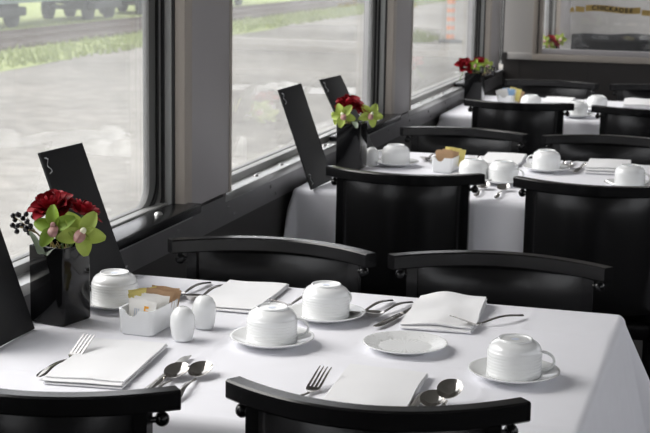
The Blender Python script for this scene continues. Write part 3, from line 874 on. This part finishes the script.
# packets in the front caddy
PK = {}
def packet(m, x, yv, z, rz, tiltx, label, tilty=0, grp='sugar packets'):
    if m not in PK: PK[m] = make_packet(M[m]); o = PK[m]
    else: o = PK[m].copy(); C.objects.link(o)
    o.location = (x, yv, z); o.rotation_euler = (R(tiltx), R(tilty), R(rz))
    return tag(o, label, 'packet', grp)
zf = TZ+0.0016+0.0065
ordn = ['frontmost', 'second', 'third', 'fourth', 'fifth', 'sixth']
for k in range(6):
    o = packet('pk_white', -1.063+0.001*k, 2.466+0.0092*k, zf, -3+(-4, 3, -2, 4, 0, -3)[k], -9-1.5*k, 'white sugar packet, %s of the white row in the front table caddy' % ordn[k], (4, -4, 3, -3, 5, 2)[k])
    if k == 0:
        for (u0, u1, v0, v1) in ((0.004, 0.013, 0.043, 0.047), (0.004, 0.007, 0.036, 0.047), (0.004, 0.013, 0.035, 0.039), (0.010, 0.013, 0.028, 0.039), (0.004, 0.013, 0.027, 0.031)):
            MB().box(u0, u1, -0.0026, -0.0019, v0, v1).build('orange_mark', M['orange_print'], o, 0)
        for q in range(3): MB().box(-0.016+0.004*q, -0.0145+0.004*q, -0.0024, -0.0016, 0.018, 0.040).build('grey_print', M['china_mark'], o, 0)
for k in range(5):
    packet('pk_brown', -1.056+0.003*(k % 2), 2.526+0.0072*k, zf+0.006, 2+(-4, 3, -3, 4, 2)[k], -8-2*k, 'brown sugar packet, %s of the brown row in the front table caddy' % ordn[k], (6, 3, -5, 8, 4)[k])
packet('pk_yellow', -1.079, 2.532, zf+0.002, -12, -6, 'yellow sweetener packet at the left of the front table caddy', -20)
packet('pk_yellow', -1.083, 2.545, zf+0.003, 10, -8, 'yellow sweetener packet behind the other yellow one in the front caddy', -10)

# second table
cupset(-1.118, 2.570+D, 185, 'beside the second vase, handle to the left')
cupset(-0.812, 2.340+D, 80, 'half hidden behind the second window side chair')
cupset(-0.716, 2.330+D, -15, 'between the two chairs seen from behind at the second table')
cupset(-0.625, 2.640+D, 170, 'in front of the knife at the second table aisle side')
cupset(-0.335, 2.400+D, -20, 'half hidden behind the aisle side chair of the second table')
put('shaker', -1.192, 2.535+D, 0, 'white shaker right beside the second table vase', 'shaker', 'white shakers')
put('caddy', -0.938, 2.535+D, -4, 'white porcelain caddy of brown packets on the second table', 'caddy', 'sugar caddies')
for k in range(4):
    packet('pk_brown', -0.946+0.003*k, 2.510+D+0.009*k, zf+0.003, (4, -6, 8, -3)[k], -8-2*k, 'brown sugar packet, %s in the second table caddy' % ordn[k], (6, -6, 4, 9)[k])
packet('pk_yellow', -0.915, 2.551+D, zf+0.008, 12, -10, 'yellow sweetener packet at the right of the second table caddy', 10)
packet('pk_yellow', -0.930, 2.567+D, zf+0.008, -6, -14, 'yellow sweetener packet at the back of the second table caddy', 4)
put_nap(6, -0.800, 2.830+D, -178, 'folded white napkin at the second table far window side place', layers=4)
put_nap(7, -0.435, 2.780+D, -178, 'folded white napkin at the second table far aisle side place', layers=5, gap=0.002, puff=0.4)
toward('spoon', -0.752, 2.050+D, -0.756, 2.225+D, 'steel spoon at left of the pair between the second table near chairs', 'spoon', 'spoons')
toward('spoon', -0.690, 2.040+D, -0.693, 2.215+D, 'steel spoon at right of the pair between the second table near chairs', 'spoon', 'spoons')
toward('spoon', -0.590, 2.900+D, -0.585, 2.725+D, 'steel spoon lying beside the cup at second table aisle side', 'spoon', 'spoons')
toward('spoon', -0.565, 2.890+D, -0.560, 2.715+D, 'second steel spoon beside the cup at second table aisle side', 'spoon', 'spoons')
toward('knife', -0.518, 2.850+D, -0.528, 2.630+D, 'steel knife left of the napkin at second table aisle side', 'knife', 'knives')
toward('spoon', -1.045, 2.880+D, -1.050, 2.70+D, 'steel spoon between cup and caddy on the second table', 'spoon', 'spoons')
toward('knife', -1.015, 2.900+D, -1.025, 2.68+D, 'steel knife between cup and caddy on the second table', 'knife', 'knives')
toward('fork', -0.885, 2.910+D, -0.890, 2.72+D, 'steel fork left of the far window side napkin on the second table', 'fork', 'forks')

# third table
put('caddy', -1.085, 2.520+2*D, -6, 'white porcelain caddy of white packets on the third table', 'caddy', 'sugar caddies')
for k in range(6):
    packet('pk_white', -1.100+0.006*k, 2.490+2*D+0.009*k, zf+0.011, (4, -6, 20, -3, 8, -14)[k], -6+3*k, 'white sugar packet, %s counted from the near end of third table caddy' % ordn[k], (-14, -6, 4, 9, 14, 20)[k])
packet('pk_blue', -1.083, 2.496+2*D, zf+0.014, 5, -4, 'blue sweetener packet in the third table caddy', 5)
packet('pk_yellow', -1.060, 2.514+2*D, zf+0.016, -5, -4, 'yellow sweetener packet in the third table caddy', 12)
packet('pk_brown', -1.058, 2.545+2*D, zf+0.010, 20, -6, 'brown sugar packet at the right of the third table caddy', 25)
cupset(-0.945, 2.300+2*D, 90, 'right of the packets on the third table')
cupset(-0.660, 2.420+2*D, 180, 'behind the aisle side chair of the third table')
cupset(-0.715, 2.120+2*D, 0, 'between the two near chairs of the third table')
put_nap(8, -0.880, 2.780+2*D, -178, 'folded white napkin at the third table far window side place')
put_nap(9, -0.500, 2.770+2*D, -178, 'folded white napkin at the third table far aisle side place', puff=0.4, gap=0.003)

# ------------------------------------------------------------------ menus
def make_menu():
    t = thing('menu_board')
    L, W_, T_ = 0.315, 0.175, 0.006
    MB().bbox(-T_/2, T_/2, -W_/2, W_/2, 0, L, 0.0015).build('board', M['menu_black'], t, 40)
    MB().bbox(-T_/2+0.0012, T_/2-0.0012, -W_/2+0.003, W_/2+0.0004, 0.004, L-0.004, 0.0005).build('paper_edge', M['menu_black'], t, 40)
    # silver crest and corner flourishes printed on the face
    for (cz, sg) in ((L-0.030, 1), (0.030, -1)):
        mb = MB(); pts = []
        for k in range(22):
            a = k/21*2*math.pi*1.5
            pts.append((T_/2+0.0004, -W_/2+0.016+0.006*math.sin(a)*(1-k/40), cz+sg*(k-10)*0.0016))
        mb.tube(pts, 0.0009, 5); mb.build('silver_flourish', M['silver_print'], t, 60)
        mb = MB(); mb.tube([(T_/2+0.0004, -W_/2+0.010, cz-0.017), (T_/2+0.0004, -W_/2+0.022, cz-0.013)], 0.0012, 5)
        mb.build('silver_flourish', M['silver_print'], t, 60); mb = MB()
        mb.tube([(T_/2+0.0004, -W_/2+0.010, cz+0.017), (T_/2+0.0004, -W_/2+0.022, cz+0.013)], 0.0012, 5)
        mb.build('silver_flourish', M['silver_print'], t, 60)
    return t
menu0 = None
def put_menu(x, yv, lean, rz, twist, label):
    global menu0
    if menu0 is None: menu0 = make_menu(); o = menu0
    else: o = copy_tree(menu0)
    o.location = (x, yv, TZ+0.0024)
    o.rotation_mode = 'XYZ'
    o.rotation_euler = (R(twist), R(-lean), R(rz))
    return tag(o, label, 'menu', 'black menus')
put_menu(-1.262, 2.345, 20, 2, -1, 'tall black menu leaning on the window at left picture edge')
put_menu(-1.260, 2.766, 21, -4, 0, 'tall black menu leaning behind the front vase')
put_menu(-1.234, 2.088+D, 20, -6, 2, 'tall black menu leaning left of the second vase')
put_menu(-1.226, 2.630+D, 28, -8, 1, 'tall black menu leaning behind the roses of the second vase')

# ------------------------------------------------------------------ vases and flowers
def make_vase():
    t = thing('vase')
    hw, h, th = 0.0415, 0.150, 0.004
    def sq(q, z, r=0.004):
        p = []
        for (sx, sy, a0) in ((1, -1, -90), (1, 1, 0), (-1, 1, 90), (-1, -1, 180)):
            for k in range(4):
                a = R(a0+30*k); p.append((sx*(q-r)+r*math.cos(a), sy*(q-r)+r*math.sin(a), z))
        return p
    MB().loft([sq(hw-0.002, 0), sq(hw, 0.003), sq(hw, h-0.001), sq(hw-0.001, h), sq(hw-th, h), sq(hw-th, 0.01)]).build('vase_body', M['gloss_black'], t, 40)
    mb = MB(); rnd = random.Random(2)
    for k in range(60):
        a = rnd.random()*6.28; q = 0.024*math.sqrt(rnd.random()); b = rnd.random()*6.28
        p = Vector((q*math.cos(a), q*math.sin(a), h-0.025)); d = Vector((0.010*math.cos(b), 0.010*math.sin(b), 0.028*rnd.random()))
        mb.tube([p, p+d*0.5+Vector((0, 0, 0.006)), p+d], 0.0012, 4)
    o = mb.build('straw_filler', M['moss'], t); o['kind'] = 'stuff'
    return t
def petal_mesh(name, m, ln, wd, cup_, curl, nu=6, nv=6, tip=0.6, round_=False):
    """a petal growing along +z from the origin, hollow toward -y"""
    mb = MB()
    def f(off):
        def g_(u, v):
            s = math.sin(math.pi*min(1, (v*0.86+0.07)))**tip if not round_ else math.sqrt(max(0.0, 1-(max(0.0, v-0.35)/0.66)**2.6))*(0.35+0.65*min(1, v/0.45))
            x = (u-0.5)*wd*s
            yv = cup_*((2*(u-0.5))**2)*s - curl*(v**2.2) + off
            return (x, -yv if False else yv*-1.0, ln*v)
        return g_
    mb.grid(f(0.0), nu, nv); 
    return mb.mesh(name, m, 180)
def rose_petal(q):
    ln, wd = 0.026+0.0022*q, 0.018+0.0062*q
    mb = MB()
    def g_(u, v):
        a = (u-0.5)*2
        wv = wd*(0.30+0.70*min(1, v/0.55)**0.8)*(1 if v < 0.75 else math.sqrt(max(0.05, 1-((v-0.75)/0.27)**2)))
        x = 0.5*wv*a
        hug = -0.30*wv*(1-a*a)                          # wraps around the heart
        lip = 0.0016*q*max(0, (v-0.6)/0.4)**1.5*4.0      # the rim rolls outwards
        ruffle = 0.0009*math.sin(a*5+q)*max(0, v-0.5)*2
        return (x, -hug*-1.0*-1.0-0.0+lip+ruffle+0.003*math.sin(v*2.4), ln*v)
    mb.grid(g_, 6, 6)
    return mb.mesh('petal', M['rose'], 180)
ROSE_ME = [rose_petal(q) for q in range(5)]
ORC_A = petal_mesh('petal', M['orchid'], 0.042, 0.026, 0.0075, 0.011, 6, 8, 0.8)
ORC_B = petal_mesh('petal', M['orchid_pale'], 0.041, 0.028, 0.0075, 0.010, 6, 8, 0.8)
def make_rose(seed, sz=1.0):
    t = thing('red_rose'); rnd = random.Random(seed)
    ang = 0.0
    for q, cnt in enumerate((3, 4, 5, 6, 6)):
        for k in range(cnt):
            o = link('petal', ROSE_ME[q], t)
            ang = 360.0*k/cnt+q*37+rnd.uniform(-9, 9)
            open_ = (2, 8, 15, 26, 44)[q]+rnd.uniform(-3, 5)
            rad = (0.0035, 0.006, 0.008, 0.009, 0.009)[q]*sz
            a = R(ang)
            o.rotation_euler = (R(-open_), R(rnd.uniform(-6, 6)), a)
            o.location = (-math.sin(a)*rad, math.cos(a)*rad, (0.006, 0.003, 0.0005, -0.002, -0.005)[q]*sz)
            o.scale = (sz, sz, sz)
    MB().lathe([(1e-4, -0.006), (0.006, -0.004), (0.009, 0.004), (0.007, 0.009), (1e-4, 0.010)], 10).build('sepal_cup', M['stem'], t, 60)
    MB().tube([(0, 0, -0.004), (0.002, 0, -0.05), (0, 0.002, -0.10)], 0.0022, 6).build('stem', M['stem'], t, 60)
    return t
def make_orchid(pale, sz=1.0):
    t = thing('green_orchid')
    for k, a in enumerate((0, 70, 137, 223, 290)):
        o = link('petal', ORC_B if pale else ORC_A, t)
        # petals fan out in the local xz plane, facing -y
        o.rotation_mode = 'ZYX'
        o.rotation_euler = (R(14 if k % 2 else 6), R(a), 0)
        o.rotation_mode = 'XYZ'
        m_ = Matrix.Rotation(R(a), 4, 'Y') @ Matrix.Rotation(R(16 if k % 2 else 8), 4, 'X')
        o.matrix_basis = Matrix.Translation((0, 0.0015*k, 0)) @ m_ @ Matrix.Diagonal((sz, sz, sz, 1))
    lb = MB()
    lb.grid(lambda u, v: ((u-0.5)*0.020*math.sin(math.pi*(0.15+0.75*v))**0.7, -0.004-0.016*math.sin(v*2.2)-0.004*math.cos((u-0.5)*6), 0.004-0.022*v), 6, 8)
    lb.build('lip', M['lip'], t, 180)
    MB().ball((0, -0.008, 0.004), 0.0055, 10, 6, 1.2).build('column', M['lip_pale'] if pale else M['lip'], t, 60)
    MB().tube([(0, 0.004, 0), (0.0, 0.024, -0.002), (0, 0.042, -0.022), (0, 0.046, -0.06)], 0.0020, 6).build('stem', M['stem'], t, 60)
    return t
def make_berries(seed, n=20):
    t = thing('berry_sprig'); rnd = random.Random(seed)
    bm_ = MB().ball((0, 0, 0), 0.0053, 8, 6).mesh('berry', M['berry'])
    pts = []
    while len(pts) < n:
        p = Vector((rnd.uniform(-0.028, 0.020), rnd.uniform(-0.016, 0.016), rnd.uniform(-0.020, 0.022)))
        if all((p-q).length > 0.0092 for q in pts) and (p.x/0.028)**2+(p.y/0.016)**2+(p.z/0.022)**2 < 1.15: pts.append(p)
    for p in pts: link('berry', bm_, t, p)
    tw = MB(); base = Vector((0.050, 0, -0.036))
    for p in pts[::2]: tw.tube([p, p*0.4+Vector((0.012, 0, -0.008)), Vector((0.028, 0, -0.018))], 0.0008, 4)
    tw.tube([(0.020, 0, -0.012), (0.036, 0, -0.024), (0.05, 0, -0.05)], 0.0016, 6)
    tw.build('twig', M['twig'], t, 60)
    return t
def make_leaf(pts_w, name='curled_leaf'):
    """broad leaf swept along a 3-D spine: (x,y,z,half width,roll)"""
    mb = MB(); n = len(pts_w)
    rows = []
    for i, (x, yv, z, hw, roll) in enumerate(pts_w):
        row = []
        for k in range(7):
            s = (k-3)/3.0
            row.append((x+hw*s*math.cos(roll), yv-abs(s)*hw*0.25, z+hw*s*math.sin(roll)))
        rows.append(row)
    mb.add([p for r_ in rows for p in r_], [(i*7+k, i*7+k+1, (i+1)*7+k+1, (i+1)*7+k) for i in range(n-1) for k in range(6)])
    o = mb.build(name, M['sage'], None, 180); subsurf(o, 1); return o
rose0, orcA, orcB = make_rose(3), make_orchid(False), make_orchid(True)
usedF = set()
def flower(src, loc, rot, sz, label, cat, group):
    o = src if src.name not in usedF else copy_tree(src)
    usedF.add(src.name)
    o.location = loc; o.rotation_euler = tuple(R(a) for a in rot); o.scale = (sz, sz, sz)
    return tag(o, label, cat, group)
vase0 = None
def put_vase(x, yv, rz, label, z=TZ+0.0016):
    global vase0
    if vase0 is None: vase0 = make_vase(); o = vase0
    else: o = copy_tree(vase0)
    o.location = (x, yv, z); o.rotation_euler = (0, 0, R(rz)); return tag(o, label, 'vase', 'black square vases')
# front bouquet
put_vase(-1.248, 2.512, -13, 'glossy black square vase on the front table')
flower(rose0, (-1.262, 2.515, 0.996), (20, -6, 10), 0.92, 'large red rose at top of the front bouquet', 'rose', 'red roses')
flower(rose0, (-1.208, 2.535, 0.986), (20, 16, 90), 0.74, 'smaller red rose at right of the front bouquet', 'rose', 'red roses')
flower(orcA, (-1.236, 2.468, 0.966), (-12, -8, 12), 1.02, 'green orchid bloom in centre of the front bouquet', 'orchid', 'green orchids')
flower(orcB, (-1.186, 2.480, 0.958), (-8, 34, 22), 1.1, 'pale green orchid bloom at right of the front bouquet', 'orchid', 'green orchids')
b0 = make_berries(4); b0.location = (-1.312, 2.49, 0.966); tag(b0, 'sprig of black berries at left of the front bouquet', 'berries', 'black berry sprigs')
lf = make_leaf([(-1.290, 2.475, 0.954, 0.003, 0.2), (-1.276, 2.468, 0.944, 0.011, -0.3), (-1.262, 2.462, 0.926, 0.013, -0.6), (-1.258, 2.460, 0.910, 0.010, -0.2), (-1.246, 2.460, 0.922, 0.013, 0.5), (-1.226, 2.466, 0.932, 0.009, 0.6), (-1.214, 2.474, 0.940, 0.002, 0.6)])
tag(lf, 'grey green leaf curling over the rim of the front vase', 'leaf')
# second bouquet
y2 = 2.45+D
put_vase(-1.245, y2+0.02, -2, 'glossy black square vase on the second table')
flower(rose0, (-1.255, y2+0.02, 0.985), (22, -4, 40), 0.95, 'large red rose at top of the second table bouquet', 'rose', 'red roses')
flower(rose0, (-1.214, y2+0.03, 0.962), (30, 14, 120), 0.75, 'smaller red rose at right of the second table bouquet', 'rose', 'red roses')
flower(orcB, (-1.262, y2-0.030, 0.955), (-8, -30, 6), 1.0, 'pale green orchid bloom at front of the second table bouquet', 'orchid', 'green orchids')
flower(orcB, (-1.282, y2-0.010, 0.945), (-4, -70, -14), 0.8, 'pale green orchid bloom at far left of the second table bouquet', 'orchid', 'green orchids')
flower(orcB, (-1.180, y2+0.010, 0.956), (-10, 30, 26), 1.0, 'pale green orchid bloom at right of the second table bouquet', 'orchid', 'green orchids')
lf2 = make_leaf([(-1.236, y2-0.015, 0.930, 0.003, 0.2), (-1.226, y2-0.030, 0.938, 0.010, 0.1), (-1.216, y2-0.042, 0.932, 0.011, 0.0), (-1.210, y2-0.052, 0.918, 0.004, 0.0)])
tag(lf2, 'small grey green leaf under the orchids of the second bouquet', 'leaf')
# third bouquet
y3 = 2.44+2*D
put_vase(-1.236, y3+0.02, 0, 'glossy black square vase on the third table')
flower(rose0, (-1.278, y3, 0.958), (30, -24, 70), 0.95, 'red rose leaning left in the third table bouquet', 'rose', 'red roses')
flower(rose0, (-1.215, y3+0.04, 0.970), (16, 6, 10), 0.85, 'red rose at the back of the third table bouquet', 'rose', 'red roses')
flower(orcA, (-1.228, y3-0.012, 0.962), (-10, 5, 0), 0.72, 'green orchid bloom between the roses of the third bouquet', 'orchid', 'green orchids')
flower(orcB, (-1.178, y3+0.012, 0.960), (-10, 60, 30), 0.85, 'pale green orchid bloom at right of the third bouquet', 'orchid', 'green orchids')
b1 = copy_tree(b0); b1.location = (-1.160, y3-0.015, 0.942); b1.rotation_euler = (0, 0, R(180)); tag(b1, 'sprig of black berries at right of the third bouquet', 'berries', 'black berry sprigs')

# ------------------------------------------------------------------ next compartment: side table with bouquet, dark sofa
t = thing('side_table', (-1.225, 9.55, 0)); tag(t, 'side table behind the partition glass carrying a bouquet', 'table')
MB().bbox(-0.09, 0.16, -0.20, 0.20, 0.715, 0.745, 0.006).build('tabletop', M['black_wood'], t, 40)
MB().bbox(-0.05, 0.10, -0.12, 0.12, 0.0, 0.715, 0.01).build('cabinet', M['black_wood'], t, 40)
put_vase(-1.232, 9.53, 0, 'glossy black square vase behind the partition glass', 0.7455)
flower(rose0, (-1.245, 9.53, 0.930), (20, -6, 30), 0.9, 'red rose behind the partition glass, left one', 'rose', 'red roses')
flower(rose0, (-1.215, 9.51, 0.910), (40, 12, 80), 0.9, 'red rose behind the partition glass, right one', 'rose', 'red roses')
flower(orcB, (-1.278, 9.49, 0.925), (-8, -20, 0), 0.9, 'pale green bloom left of roses behind the partition glass', 'orchid', 'green orchids')
flower(orcB, (-1.178, 9.50, 0.935), (-8, 20, 10), 1.0, 'pale green bloom right of roses behind the partition glass', 'orchid', 'green orchids')
flower(orcB, (-1.240, 9.46, 0.890), (-20, 170, 0), 0.9, 'pale green bloom lowest behind the partition glass', 'orchid', 'green orchids')
sf = thing('sofa', (-0.33, 9.25, 0)); tag(sf, 'dark leather sofa with rounded back behind the partition glass', 'sofa')
def sofa_back(sgn):
    def f(u, v):
        x = -0.75+1.51*u; top = 0.985+0.018*math.sin(math.pi*min(1, u*3.2)*0.5)-0.02*u + 0.004*math.sin(u*31)
        e = max(0.0, 1-abs(2*v-1)**3)
        q = 1-abs(2*u-1)**14
        return (x, sgn*0.07*(e**0.5)*q+0.01*math.sin(u*40)*e*0.5, 0.25+(top-0.25)*(v if True else 0)*1.0)
    return f
mb = MB(); mb.grid(sofa_back(-1), 40, 16); mb.grid(sofa_back(1), 40, 16, True); mb.build('sofa_back', M['sofa'], sf, 180, True)
MB().bbox(-0.76, 0.76, 0.0, 0.62, 0.12, 0.42, 0.03).build('sofa_base', M['sofa'], sf, 60)
for sx in (-0.70, 0.70):
    for sy in (0.06, 0.56): MB().tube([(sx, sy, 0), (sx, sy, 0.125)], [0.018, 0.025], 10).build('leg', M['black_wood'], sf)
